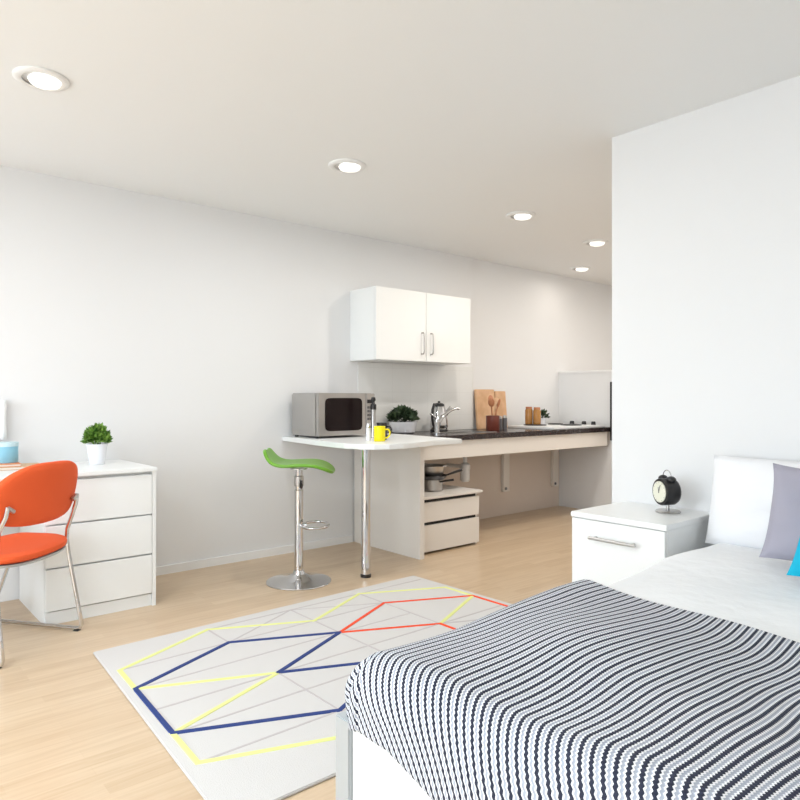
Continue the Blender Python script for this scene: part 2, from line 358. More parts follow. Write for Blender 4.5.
# pans stacked on the drawer unit
t = thing('saucepan', 'small steel saucepan on the low drawer unit', 'saucepan', (0.50, 3.60, 0.4255))
bm = nb(); lathe(bm, [(0, 0), (0.070, 0), (0.078, 0.008), (0.078, 0.085), (0.081, 0.088), (0.075, 0.088), (0.075, 0.01), (0, 0.006)], 28); obj('pan', bm, M['steel'], t)
bm = nb(); tube(bm, [(0.078, 0.0, 0.075), (0.12, 0.03, 0.085), (0.17, 0.06, 0.095)], [0.006, 0.008, 0.009], 10); obj('handle', bm, M['black'], t)
t = thing('frying_pan', 'dark frying pan resting on top of the steel saucepan', 'frying pan', (0.50, 3.60, 0.5145))
bm = nb(); lathe(bm, [(0, 0), (0.085, 0), (0.115, 0.03), (0.118, 0.032), (0.112, 0.032), (0.083, 0.004), (0, 0.004)], 32); obj('pan', bm, M['greymetal'], t)
bm = nb(); tube(bm, [(0.05, 0.10, 0.028), (0.08, 0.16, 0.05), (0.10, 0.22, 0.065)], [0.006, 0.010, 0.010], 10); obj('handle', bm, M['black'], t)
t = thing('colander', 'steel colander stacked on the dark frying pan under the worktop', 'colander', (0.50, 3.60, 0.5200))
bm = nb(); lathe(bm, [(0, 0), (0.05, 0), (0.085, 0.04), (0.10, 0.10), (0.108, 0.103), (0.098, 0.106), (0.08, 0.045), (0.045, 0.006), (0, 0.006)], 32); obj('bowl', bm, M['steel'], t)
for s in (-1, 1):
    bm = nb(); tube(bm, [(s*0.104, -0.03, 0.104), (s*0.135, -0.02, 0.106), (s*0.135, 0.02, 0.106), (s*0.104, 0.03, 0.104)], 0.004, 8); obj('handle', bm, M['steel'], t)

# wall cabinet
t = thing('wall_cabinet', 'white two-door wall cabinet mounted above the microwave', 'cabinet')
bm = nb(); a, b, c0, c1 = 3.165, 4.205, 1.445, 2.005
box(bm, 0.0008, 0.310, a, a+0.018, c0, c1); box(bm, 0.0008, 0.310, b-0.018, b, c0, c1); box(bm, 0.0008, 0.310, a+0.018, b-0.018, c0, c0+0.018); box(bm, 0.0008, 0.310, a+0.018, b-0.018, c1-0.018, c1)
box(bm, 0.0008, 0.012, a+0.018, b-0.018, c0+0.018, c1-0.018)
obj('body', bm, M['lam'], t)
for y0, y1, hy in ((a+0.001, 3.683, 3.635), (3.687, b-0.001, 3.735)):
    bm = nb(); box(bm, 0.3115, 0.330, y0, y1, c0+0.001, c1-0.001, bev=0.0015); d = obj('door', bm, M['lam'], t)
    bm = nb(); tube(bm, [(0.3302, hy, 1.505), (0.350, hy, 1.505), (0.358, hy, 1.512), (0.360, hy, 1.53), (0.360, hy, 1.65), (0.358, hy, 1.668), (0.350, hy, 1.675), (0.3302, hy, 1.675)], 0.006, 10); obj('handle', bm, M['greymetal'] if False else M['steel'], d)

# hob at the far end
t = thing('hob', 'white electric hob with black plates at far end of worktop', 'hob', (0.04, 5.03, 0.861))
bm = nb(); box(bm, 0, 0.54, 0, 0.85, 0, 0.022, bev=0.004); obj('hob_top', bm, M['whiteplastic'], t)
for x, y, r in ((0.15, 0.56, 0.075), (0.38, 0.50, 0.10), (0.16, 0.22, 0.11)):
    bm = nb(); lathe(bm, [(0, 0.0225), (r, 0.0225), (r, 0.030), (r*0.9, 0.033), (0, 0.033)], 32, (x, y, 0)); obj('hot_plate', bm, M['black'], t)
for x, y in ((0.20, 0.77), (0.34, 0.775), (0.45, 0.775)):
    bm = nb(); lathe(bm, [(0, 0.0225), (0.024, 0.0225), (0.021, 0.052), (0.017, 0.055), (0, 0.055)], 20, (x, y, 0)); obj('knob', bm, M['black'], t)
t = thing('end_screen', 'narrow black upright panel at far end of worktop by partition edge', 'panel')
bm = nb(); box(bm, 0.6310, 0.90, 5.875, 5.889, 0.73, 1.31, bev=0.002); obj('screen', bm, M['black'], t)
bobj('fixing_bracket', (0.70, 0.74, 5.8892, 5.9295, 0.90, 0.94), M['steel'], t)

# microwave
t = thing('microwave', 'silver microwave oven with dark window on the white bar', 'microwave', (0.42, 2.585, 0.8665))
Wm, Dm, Hm = 0.50, 0.36, 0.305
bm = nb(); box(bm, -Dm, -0.03, 0, Wm, 0.014, 0.014+Hm, bev=0.008); obj('case', bm, M['steel'], t)
bm = nb(); box(bm, -0.0295, 0, 0, Wm-0.085, 0.016, 0.012+Hm, bev=0.004); d = obj('door', bm, M['steel'], t)
bm = nb(); 
n = 20; pts = []
cy_, cz_ = (Wm-0.085)/2+0.01, 0.014+Hm/2; a_, b_ = (Wm-0.085)/2-0.045, Hm/2-0.035
for i in range(48):
    th = 2*PI*i/48; cx_, sn = math.cos(th), math.sin(th); p = 0.22
    pts.append((cy_+a_*math.copysign(abs(cx_)**p, cx_), cz_+b_*math.copysign(abs(sn)**p, sn)))
vs = [bm.verts.new((0.0006, y, z)) for y, z in pts]; f = bm.faces.new(vs)
r = bmesh.ops.extrude_face_region(bm, geom=[f])
for g_ in r['geom']:
    if isinstance(g_, bmesh.types.BMVert): g_.co.x = 0.003
obj('window', bm, M['ovenglass'], d)
bm = nb(); box(bm, -0.0295, 0, Wm-0.083, Wm, 0.016, 0.012+Hm, bev=0.004); cp = obj('control_panel', bm, M['steel'], t)
bobj('display', (0.0004, 0.003, Wm-0.073, Wm-0.010, 0.245, 0.272), M['black'], cp)
for i in range(4):
    for j in range(3):
        bobj('button', (0.0004, 0.003, Wm-0.072+j*0.022, Wm-0.054+j*0.022, 0.205-i*0.028, 0.223-i*0.028), M['greymetal'], cp, 0.0005)
for x in (-Dm+0.03, -0.05):
    for y in (0.03, Wm-0.03):
        bm = nb(); lathe(bm, [(0, 0), (0.012, 0), (0.014, 0.0135), (0, 0.0135)], 14, (x, y, 0)); obj('foot', bm, M['rubber'], t)

# mugs and grinders on the bar
def mug(name, label, loc, m, r, h, rz):
    t = thing(name, label, 'mug', loc, rz)
    bm = nb(); lathe(bm, [(0, 0), (r*0.92, 0), (r, 0.006), (r, h), (r-0.002, h+0.001), (r-0.005, h-0.002), (r-0.005, 0.008), (0, 0.006)], 28); obj('cup', bm, m, t)
    bm = nb(); tube(bm, [(r-0.001, 0, h*0.78), (r+0.020, 0, h*0.80), (r+0.030, 0, h*0.62), (r+0.028, 0, h*0.40), (r+0.014, 0, h*0.24), (r-0.001, 0, h*0.22)], 0.0055, 10); obj('handle', bm, m, t)
mug('mug', 'bright yellow mug on the white bar in front of black mug', (0.90, 2.745, 0.8668), M['yellow'], 0.038, 0.098, math.radians(50))
mug('mug', 'black mug behind the yellow mug on the bar', (0.78, 2.86, 0.8668), M['black'], 0.036, 0.115, math.radians(40))
t = thing('salt_grinder', 'slim white salt grinder with metal cap left of the yellow mug', 'salt grinder', (0.80, 2.73, 0.8668))
bm = nb(); lathe(bm, [(0, 0), (0.017, 0), (0.018, 0.004), (0.016, 0.03), (0.015, 0.08), (0.017, 0.085), (0, 0.085)], 20); obj('body', bm, M['ceramic'], t)
bm = nb(); lathe(bm, [(0, 0.0855), (0.017, 0.0855), (0.018, 0.10), (0.013, 0.118), (0, 0.122)], 20); obj('cap', bm, M['chrome'], t)
t = thing('pepper_mill', 'tall slender black topped mill by microwave control panel', 'pepper mill', (0.56, 2.96, 0.8668))
bm = nb(); lathe(bm, [(0, 0), (0.021, 0), (0.022, 0.01), (0.018, 0.05), (0.017, 0.16), (0.020, 0.20), (0, 0.20)], 20); obj('body', bm, M['steel'], t)
bm = nb(); lathe(bm, [(0, 0.2005), (0.021, 0.2005), (0.022, 0.235), (0.012, 0.245), (0.010, 0.255), (0.017, 0.268), (0.014, 0.288), (0, 0.292)], 20); obj('cap', bm, M['black'], t)

# plants
def leafmass(bm, c, rx, rz, n, ll, lw, up=0.4, mi=0):
    for i in range(n):
        th = random.uniform(0, 2*PI); ph = math.acos(random.uniform(-0.1, 1.0))
        d = Vector((math.sin(ph)*math.cos(th), math.sin(ph)*math.sin(th), math.cos(ph)))
        k = random.uniform(0.25, 1.0)**0.5
        p = Vector(c)+Vector((d.x*rx*k, d.y*rx*k, d.z*rz*k))
        dr = (d+Vector((random.uniform(-.5, .5), random.uniform(-.5, .5), up+random.uniform(-.3, .3)))).normalized()
        s = dr.cross(Vector((random.uniform(-1, 1), random.uniform(-1, 1), random.uniform(-1, 1)))).normalized()
        nn = s.cross(dr); q = random.uniform(0.7, 1.2); l = ll*q; w_ = lw*q
        a = bm.verts.new(p); b = bm.verts.new(p+dr*l*0.5+s*w_); c_ = bm.verts.new(p+dr*l-nn*l*0.15); e_ = bm.verts.new(p+dr*l*0.5-s*w_); mdl = bm.verts.new(p+dr*l*0.5-nn*w_*0.35)
        for f in ((a, b, mdl), (b, c_, mdl), (c_, e_, mdl), (e_, a, mdl)):
            ff = bm.faces.new(f); ff.material_index = mi
t = thing('potted_plant', 'small bushy green plant in white pot on the desk top', 'plant', (0.25, 1.175, 0.768))
bm = nb(); lathe(bm, [(0, 0), (0.040, 0), (0.042, 0.003), (0.054, 0.100), (0.058, 0.114), (0.058, 0.118), (0.054, 0.118), (0.051, 0.092), (0, 0.092)], 32); pt = obj('pot', bm, M['ceramic'], t)
bm = nb(); lathe(bm, [(0, 0.0925), (0.050, 0.0925), (0.051, 0.102), (0, 0.106)], 24); obj('soil', bm, M['soil'], t)
bm = nb(); leafmass(bm, (0, 0, 0.130), 0.064, 0.088, 800, 0.028, 0.0075); 
for i in range(14):
    th = i*2.4; tube(bm, [(0.01*math.cos(th), 0.01*math.sin(th), 0.100), (0.03*math.cos(th), 0.03*math.sin(th), 0.14), (0.05*math.cos(th), 0.05*math.sin(th), 0.17)], 0.0016, 5)
obj('foliage', bm, M['leaf'], t)
t = thing('potted_plant', 'dark leafy plant in white bowl beside the kettle', 'plant', (0.15, 3.59, 0.8612))
bm = nb(); lathe(bm, [(0, 0), (0.085, 0), (0.10, 0.01), (0.118, 0.085), (0.122, 0.095), (0.116, 0.095), (0.108, 0.07), (0, 0.07)], 36); obj('bowl', bm, M['ceramic'], t)
bm = nb(); lathe(bm, [(0, 0.0705), (0.105, 0.0705), (0.108, 0.082), (0, 0.086)], 24); obj('soil', bm, M['soil'], t)
bm = nb(); leafmass(bm, (0, 0, 0.115), 0.100, 0.080, 700, 0.046, 0.012, 0.1)
for i in range(12):
    th = i*2.4; tube(bm, [(0.01*math.cos(th), 0.01*math.sin(th), 0.08), (0.05*math.cos(th), 0.05*math.sin(th), 0.13), (0.08*math.cos(th), 0.08*math.sin(th), 0.16)], 0.002, 5)
obj('foliage', bm, M['dleaf'], t)

# kettle
t = thing('kettle', 'polished steel kettle with black lid on the dark worktop', 'kettle', (0.14, 4.01, 0.861))
bm = nb(); lathe(bm, [(0, 0), (0.075, 0), (0.078, 0.012), (0.073, 0.02), (0, 0.02)], 32); obj('base', bm, M['black'], t)
bm = nb(); lathe(bm, [(0, 0.0205), (0.072, 0.0205), (0.078, 0.045), (0.076, 0.09), (0.066, 0.15), (0.054, 0.20), (0.050, 0.215), (0, 0.218)], 36); obj('body', bm, M['chrome'], t)
bm = nb(); lathe(bm, [(0, 0.219), (0.049, 0.2165), (0.046, 0.235), (0.030, 0.245), (0.012, 0.247), (0.010, 0.262), (0, 0.264)], 28); obj('lid', bm, M['black'], t)
bm = nb(); tube(bm, [(0.02, -0.050, 0.225), (0.03, -0.085, 0.235), (0.035, -0.108, 0.19), (0.035, -0.112, 0.12), (0.03, -0.095, 0.06), (0.02, -0.074, 0.045)], [0.010, 0.012, 0.012, 0.012, 0.011, 0.009], 12); obj('handle', bm, M['black'], t)
bm = nb(); tube(bm, [(0.02, 0.05, 0.14), (0.03, 0.082, 0.18), (0.036, 0.105, 0.212)], [0.022, 0.016, 0.012], 12); obj('spout', bm, M['chrome'], t)

# chopping boards leaning on the wall
def board(label, y0, y1, h, x0, th):
    t = thing('chopping_board', label, 'chopping board', (x0, y0, 0.8565), 0, 'chopping boards leaning on the wall')
    t.rotation_euler = (0, math.radians(-5), 0)
    bm = nb(); prism(bm, [(0, 0.01), (0, y1-y0-0.01), (0, y1-y0), (0, 0)][:0] or [(0, 0), (th, 0), (th, y1-y0), (0, y1-y0)], 0.002, h, 0.004)
    obj('board', bm, M['board'], t)
board('larger beech chopping board leaning on wall behind the wooden spoons', 4.590, 4.845, 0.375, 0.040, 0.02)
board('smaller beech chopping board leaning right of the larger one', 4.865, 5.01, 0.36, 0.040, 0.018)
# utensil pot and spoons
px_, py_ = 0.28, 4.545
t = thing('utensil_pot', 'red-brown utensil pot holding wooden spoons in front of the boards', 'pot', (px_, py_, 0.861))
bm = nb(); lathe(bm, [(0, 0), (0.058, 0), (0.060, 0.004), (0.062, 0.13), (0.058, 0.131), (0.047, 0.008), (0, 0.006)], 28); obj('pot', bm, M['brownpot'], t)
for i, (dx, dy, l, rr, lb) in enumerate(((0.03, -0.05, 0.27, 0.026, 'wooden spoon leaning left out of the brown utensil pot'), (-0.02, 0.0, 0.30, 0.030, 'tallest wooden spoon standing upright in the brown utensil pot'),
                                     (0.02, 0.045, 0.26, 0.024, 'wooden spoon leaning right out of the brown utensil pot'), (-0.03, 0.07, 0.28, 0.028, 'paler wooden spoon at the right rear of the utensil pot'))):
    bx_, by_ = px_+(-dx*0.3), py_+(-dy*0.3)
    t = thing('wooden_spoon', lb, 'spoon', (bx_, by_, 0.866), 0, 'wooden spoons in the utensil pot')
    e1 = Vector((dx*1.3, dy*1.3, l*0.80))
    bm = nb(); tube(bm, [(0, 0, 0), e1*0.5, e1], [0.004, 0.005, 0.006], 8); obj('handle', bm, M['spoon'] if i < 3 else M['board'], t)
    bm = nb(); bmesh.ops.create_uvsphere(bm, u_segments=16, v_segments=10, radius=1)
    dirn = e1.normalized()
    mt = Matrix.Translation(e1+dirn*0.03) @ dirn.to_track_quat('Z', 'X').to_matrix().to_4x4() @ Matrix.Diagonal((0.008, rr*1.15, 0.042, 1)) 
    bmesh.ops.transform(bm, matrix=mt, verts=bm.verts)
    obj('bowl', bm, M['spoon'] if i < 3 else M['board'], t, smooth=True)
for i, (x, y, h, lb) in enumerate(((0.26, 4.665, 0.125, 'dark grey shaker, left one of the pair by the utensil pot'), (0.24, 4.755, 0.13, 'dark grey shaker, right one of the pair by the utensil pot'))):
    t = thing('shaker', lb, 'shaker', (x, y, 0.861), 0, 'grey shakers')
    bm = nb(); lathe(bm, [(0, 0), (0.022, 0), (0.022, h*0.8), (0, h*0.8)], 20); obj('body', bm, M['darkpot'], t)
    bm = nb(); lathe(bm, [(0, h*0.8+0.0004), (0.022, h*0.8+0.0004), (0.020, h*0.95), (0.01, h), (0, h)], 20); obj('cap', bm, M['steel'], t)
# amber jars and small plant
for i, (x, y, h, lb) in enumerate(((0.16, 5.205, 0.17, 'amber jar, left of the two by the small plant'), (0.235, 5.235, 0.165, 'amber jar, right of the two by the small plant'))):
    t = thing('jar', lb, 'jar', (x, y, 0.8945), 0, 'amber jars beside the hob')
    bm = nb(); lathe(bm, [(0, 0), (0.034, 0), (0.037, 0.006), (0.037, h-0.035), (0.030, h-0.02), (0, h-0.02)], 24); obj('body', bm, M['amber'], t)
    bm = nb(); lathe(bm, [(0, h-0.0195), (0.031, h-0.0195), (0.031, h), (0, h)], 24); obj('lid', bm, M['spoon'], t)
t = thing('potted_plant', 'tiny dark plant in white pot behind the amber jars', 'plant', (0.075, 5.53, 0.884))
bm = nb(); lathe(bm, [(0, 0), (0.028, 0), (0.036, 0.06), (0.033, 0.06), (0.030, 0.05), (0, 0.05)], 20); obj('pot', bm, M['ceramic'], t)
bm = nb(); leafmass(bm, (0.0, 0, 0.065), 0.048, 0.06, 150, 0.035, 0.010)
tube(bm, [(0, 0, 0.045), (0.004, 0, 0.08), (0, 0.005, 0.11)], 0.002, 5)
for v in bm.verts:
    if v.co.x < -0.07: v.co.x = -0.07
obj('foliage', bm, M['dleaf'], t)

# ------------------------------------------------------------------ bar stool (profile runs across the view)
ra = math.radians(49.6)
t = thing('bar_stool', 'green-seated chrome bar stool beside the white bar', 'bar stool', (0.728, 2.236, 0), ra)
bm = nb(); lathe(bm, [(0, 0), (0.200, 0), (0.203, 0.004), (0.200, 0.009), (0.13, 0.022), (0.07, 0.036), (0.040, 0.052), (0.030, 0.075), (0, 0.075)], 56); obj('base', bm, M['chrome'], t)
bm = nb(); lathe(bm, [(0, 0.0755), (0.0275, 0.0755), (0.0275, 0.575), (0.024, 0.578), (0, 0.578)], 28); st = obj('stem', bm, M['chrome'], t)
bm = nb(); lathe(bm, [(0, 0.5785), (0.0225, 0.5785), (0.0225, 0.70), (0, 0.70)], 24); obj('gas_lift', bm, M['chrome'], t)
bm = nb(); lathe(bm, [(0.0229, 0.60), (0.030, 0.60), (0.031, 0.61), (0.030, 0.66), (0.0229, 0.665)], 24); obj('collar', bm, M['steel'], t)
bm = nb(); tube(bm, [(0.02, -0.034, 0.59), (0.022, -0.042, 0.605), (0.022, -0.040, 0.64)], [0.008, 0.010, 0.007], 10); obj('lever', bm, M['black'], t)
bm = nb(); tube(bm, [(0.028+0.075+0.082*math.cos(a_), 0.120*math.sin(a_), 0.355) for a_ in [2*PI*i/32 for i in range(32)]], 0.009, 10, closed=True)
tube(bm, [(0.0288, 0, 0.355), (0.05, 0, 0.355)], 0.009, 10)
obj('footrest', bm, M['chrome'], t)
# seat: grid over s (length) and w (width)
prof = [(-0.195, 0.832), (-0.188, 0.822), (-0.175, 0.798), (-0.158, 0.775), (-0.138, 0.758), (-0.11, 0.748), (-0.07, 0.744), (-0.02, 0.748), (0.04, 0.750), (0.10, 0.749), (0.15, 0.738), (0.195, 0.716), (0.228, 0.692)]
bm = nb(); nw = 17; gt = []
for i, (s, z) in enumerate(prof):
    f_ = min(1, max(0, (s+0.195)/0.423)); hw = 0.185*(1-abs(2*f_-1)**3.2)**0.5*0.72+0.055
    row = []
    for j in range(nw):
        q = -1+2*j/(nw-1)
        row.append(bm.verts.new((s, q*hw, z+0.006*abs(q)**2.5)))
    gt.append(row)
for i in range(len(gt)-1):
    for j in range(nw-1): bm.faces.new((gt[i][j], gt[i+1][j], gt[i+1][j+1], gt[i][j+1]))
o = obj('seat', bm, M['green'], t, smooth=True)
sf = o.modifiers.new('solid', 'SOLIDIFY'); sf.thickness = 0.022; sf.offset = -1
sb = o.modifiers.new('sub', 'SUBSURF'); sb.levels = 1; sb.render_levels = 2
bm = nb(); lathe(bm, [(0, 0.7005), (0.03, 0.7005), (0.055, 0.706), (0.055, 0.712), (0, 0.712)], 24); obj('seat_plate', bm, M['chrome'], t)

# ------------------------------------------------------------------ orange desk chair
# local frame: +x = chair's right along the back (towards the far side), +y = forward (towards the desk)
fwd = Vector((-0.81, -0.586)); ang = math.atan2(fwd.y, fwd.x)-PI/2
t = thing('desk_chair', 'orange upholstered chair with chrome sled frame at the desk', 'chair', (0.925, 0.745, 0), ang)
def rounded_pad(hx, hz, th, nx=26, nz=18, pw=2.6, taper=0.0):
    """closed pad in x-z, thickness along y"""
    bm = nb(); rr = 22; rings = []
    outline = []
    K = 56
    for i in range(K):
        a = 2*PI*i/K; c, s = math.cos(a), math.sin(a)
        x = hx*math.copysign(abs(c)**(2/pw), c); z = hz*math.copysign(abs(s)**(2/pw), s)
        outline.append((x, z))
    front = []
    for side in (1, -1):
        layers = []
        for k, (sc, yy) in enumerate(((1.0, 0.0), (0.985, 0.55), (0.93, 0.9), (0.75, 1.0), (0.5, 1.0), (0.25, 1.0))):
            if k == 0 and side == -1: layers.append(front); continue
            L_ = [bm.verts.new((x*sc*(1+taper*z/hz), side*yy*th/2, z*sc)) for x, z in outline]
            if k == 0: front = L_
            layers.append(L_)
        for A, B in zip(layers[:-1], layers[1:]):
            for i in range(K): bm.faces.new((A[i], A[(i+1) % K], B[(i+1) % K], B[i]))
        ctr = bm.verts.new((0, side*th/2, 0))
        for i in range(K): bm.faces.new((layers[-1][i], layers[-1][(i+1) % K], ctr))
    return bm
# backrest (curved around the sitter, leaning back)
bm = rounded_pad(0.250, 0.148, 0.034, pw=3.0)
for v in bm.verts:
    if v.co.z < 0: v.co.x *= 1+0.22*min(1, abs(v.co.z)/0.148)**3; v.co.z *= 0.94
    else: v.co.x *= 1-(0.30 if v.co.x < 0 else 0.08)*(v.co.z/0.148)**2
    v.co.y += 0.85*v.co.x**2
bmesh.ops.transform(bm, matrix=Matrix.Translation((-0.02, -0.035, 0.715)) @ Matrix.Rotation(math.radians(12), 4, 'X'), verts=bm.verts)
obj('backrest', bm, M['orange'], t, smooth=True)
# seat pad
bm = rounded_pad(0.262, 0.225, 0.042, pw=3.4, taper=0.0)
for v in bm.verts:
    x, y, z = v.co; v.co = Vector((x-0.045-0.09*z, 0.180+z+0.13*x, 0.452-y + 0.20*(x*x) - 0.12*max(0, z-0.08)))
sp = obj('seat', bm, M['orange'], t, smooth=True)
bm = nb(); o2 = []
K = 40
for i in range(K):
    a = 2*PI*i/K; c, s = math.cos(a), math.sin(a)
    o2.append((0.252*math.copysign(abs(c)**(2/3.4), c), 0.215*math.copysign(abs(s)**(2/3.4), s)))
def sp_(x, z, k, zz_): return (x*k-0.045-0.09*z*k, 0.180+z*k+0.13*x*k, zz_+0.2*x*x-0.12*max(0, z-0.08))
vs0 = [bm.verts.new(sp_(x, y, 1.0, 0.419)) for x, y in o2]; vs1 = [bm.verts.new(sp_(x, y, 1.02, 0.4305)) for x, y in o2]
for i in range(K): bm.faces.new((vs0[i], vs0[(i+1) % K], vs1[(i+1) % K], vs1[i]))
bm.faces.new(list(reversed(vs0))); bm.faces.new(vs1)
obj('seat_pan', bm, M['silver'], t)
def arc(p, q, r_, c, n=6): return []
for s in (1, -1):
    x = s*0.240
    q_ = 0.190 if s > 0 else 0.225
    # back post and rear leg in one tube, sled runner, front leg
    bm = nb(); tube(bm, [(s*q_, -0.026, 0.685), (s*(q_+0.004), -0.018, 0.640), (s*(q_+0.012), 0.012, 0.575), (s*0.210, 0.045, 0.51), (s*0.214, 0.052, 0.46), (s*0.220, 0.045, 0.38), (s*0.236, 0.002, 0.12), (x, -0.012, 0.035), (x, -0.004, 0.018), (x, 0.015, 0.0125),
                         (x, 0.14, 0.0125), (x, 0.38, 0.0125), (x, 0.50, 0.0125), (x, 0.525, 0.022), (x, 0.53, 0.045), (x, 0.42, 0.30), (x*0.95, 0.35, 0.393), (x*0.9, 0.30, 0.406), (x*0.85, 0.20, 0.4075), (x*0.86, 0.09, 0.4075)], 0.0100, 10)
    obj('side_frame', bm, M['chrome'], t)
    bm = nb(); box(bm, x-0.013, x+0.013, 0.0, 0.03, 0.0005, 0.0023, bev=0.002); obj('rubber_foot', bm, M['rubber'], t)
    bm = nb(); box(bm, x-s*0.045-0.02, x-s*0.045+0.02, -0.030, -0.0215, 0.665, 0.70) if False else tube(bm, [(s*q_, -0.0265, 0.680), (s*(q_-0.015), -0.026, 0.670), (s*(q_-0.03), -0.026, 0.660)], 0.010, 8)
    obj('back_bracket', bm, M['steel'], t)
bm = nb(); tube(bm, [(-0.195, 0.12, 0.407), (-0.12, 0.12, 0.405), (0.12, 0.12, 0.405), (0.195, 0.12, 0.407)], 0.009, 10); obj('crossbar', bm, M['chrome'], t)

# ------------------------------------------------------------------ things on the desk
t = thing('notebook', 'tan notebook lying flat on the desk under blue tin', 'notebook', (0.185, 0.73, 0.768), math.radians(-8))
bm = nb(); box(bm, -0.105, 0.105, -0.16, 0.16, 0, 0.002, 0.0004); box(bm, -0.105, 0.105, -0.16, 0.16, 0.013, 0.015, 0.0004); obj('cover', bm, M['tan'], t)
bm = nb(); box(bm, -0.10, 0.10, -0.155, 0.155, 0.0022, 0.0128); obj('pages', bm, M['paper'], t)
t = thing('book', 'orange book stacked between the tan notebook and blue tin', 'book', (0.175, 0.66, 0.7835), math.radians(-3))
bm = nb(); box(bm, -0.09, 0.09, -0.13, 0.13, 0, 0.002, 0.0004); box(bm, -0.09, 0.09, -0.13, 0.13, 0.012, 0.014, 0.0004); obj('cover', bm, M['bookor'], t)
bm = nb(); box(bm, -0.086, 0.086, -0.126, 0.126, 0.0022, 0.0118); obj('pages', bm, M['paper'], t)
t = thing('tin', 'pale blue cylindrical tin standing on the orange book', 'tin', (0.150, 0.735, 0.798))
bm = nb(); lathe(bm, [(0, 0), (0.055, 0), (0.057, 0.003), (0.057, 0.088), (0, 0.088)], 36); obj('body', bm, M['tin'], t)
bm = nb(); lathe(bm, [(0, 0.0885), (0.059, 0.0885), (0.059, 0.108), (0.056, 0.111), (0, 0.111)], 36); obj('lid', bm, M['tin2'], t)
t = thing('wall_phone', 'white intercom handset mounted on the wall above the desk', 'phone', (0.001, 0.70, 0.915))
bm = nb(); box(bm, 0, 0.022, -0.045, 0.060, 0.0, 0.225, bev=0.006); obj('base', bm, M['whiteplastic'], t)
bm = nb(); tube(bm, [(0.040, 0.035, 0.01), (0.050, 0.035, 0.03), (0.054, 0.035, 0.11), (0.050, 0.035, 0.19), (0.040, 0.035, 0.215)], [0.017, 0.020, 0.013, 0.020, 0.017], 14); obj('handset', bm, M['whiteplastic'], t)
for z in (0.205, 0.18):
    bm = nb(); lathe(bm, [(0, 0.0222), (0.006, 0.0222), (0.006, 0.025), (0, 0.026)], 12, (0, 0.005, z), axis='x'); obj('button', bm, M['greymetal'], t)

# ------------------------------------------------------------------ rug with its line pattern
bm = nb(); prism(bm, [(1.15, 0.900), (2.655, 0.805), (2.66, 2.895), (1.11, 2.855)], 0.0005, 0.011, 0.003)
NS = [0]
def strip(a, b, wd, mi, z):
    NS[0] += 1; z += NS[0]*0.00002
    a = Vector(a); b = Vector(b); d = (b-a).normalized(); n_ = Vector((-d.y, d.x))*wd/2; a = a-d*wd*0.3; b = b+d*wd*0.3
    lo = [bm.verts.new((p.x, p.y, 0.0105)) for p in (a-n_, b-n_, b+n_, a+n_)]
    hi = [bm.verts.new((p.x, p.y, z)) for p in (a-n_*0.8, b-n_*0.8, b+n_*0.8, a+n_*0.8)]
    bm.faces.new(hi).material_index = mi
    for i in range(4): bm.faces.new((lo[i], lo[(i+1) % 4], hi[(i+1) % 4], hi[i])).material_index = mi
XR = [1.21, 1.44, 1.665, 1.89, 2.10, 2.33, 2.53]
def g(i, j): return (XR[i], (0.935 - 0.012*i if j == 0 else (0, 1.415, 1.885, 2.345, 2.82)[j]))
lil = [((0, 1), (1, 1)), ((0, 2), (1, 1)), ((0, 2), (2, 2)), ((1, 0), (1, 1)), ((1, 1), (1, 3)), ((2, 2), (2, 3)), ((2, 0), (3, 1)), ((2, 0), (2, 2)), ((3, 1), (5, 1)), ((3, 1), (3, 4)), ((4, 0), (4, 3)), ((5, 0), (5, 3)),
       ((2, 2), (4, 2)), ((4, 2), (5, 3)), ((0, 3), (2, 3)), ((0, 1), (0, 4)), ((3, 3), (5, 3)), ((6, 1), (6, 4)), ((5, 1), (6, 1)), ((1, 1), (2, 0)), ((1, 3), (2, 4)), ((0, 2), (1, 3)), ((2, 3), (3, 3)), ((3, 0), (3, 1)), ((5, 1), (6, 2)), ((5, 3), (6, 2)), ((4, 4), (5, 3)), ((4, 4), (3, 3))]
yel = [((1, 0), (0, 1)), ((0, 1), (1, 2)), ((1, 2), (0, 3)), ((0, 3), (1, 4)), ((1, 0), (2, 0)), ((2, 0), (3, 1)), ((3, 1), (4, 0)), ((4, 0), (5, 0)), ((5, 0), (6, 1)), ((6, 1), (5, 2)), ((5, 2), (6, 3)), ((2, 4), (3, 3)), ((1, 4), (2, 4))]
blu = [((2, 0), (1, 1)), ((1, 1), (2, 2)), ((2, 2), (3, 1)), ((3, 1), (4, 2)), ((2, 0), (4, 0)), ((4, 0), (5, 1)), ((5, 1), (4, 2))]
red = [((2, 2), (1, 3)), ((1, 3), (2, 4)), ((2, 4), (3, 4)), ((2, 2), (3, 3)), ((3, 4), (4, 4)), ((3, 3), (5, 3))]
for k, (lst, wd, mi) in enumerate(((lil, 0.010, 4), (yel, 0.022, 2), (red, 0.018, 3), (blu, 0.021, 1))):
    for a, b in lst: strip(g(*a), g(*b), wd, mi, 0.0122+0.0006*k)
rug = obj('rug', bm, [M['rug'], M['rug_b'], M['rug_y'], M['rug_r'], M['rug_l']])
tag(rug, 'pale grey rug with navy, red and lime geometric lines on the floor', 'rug')

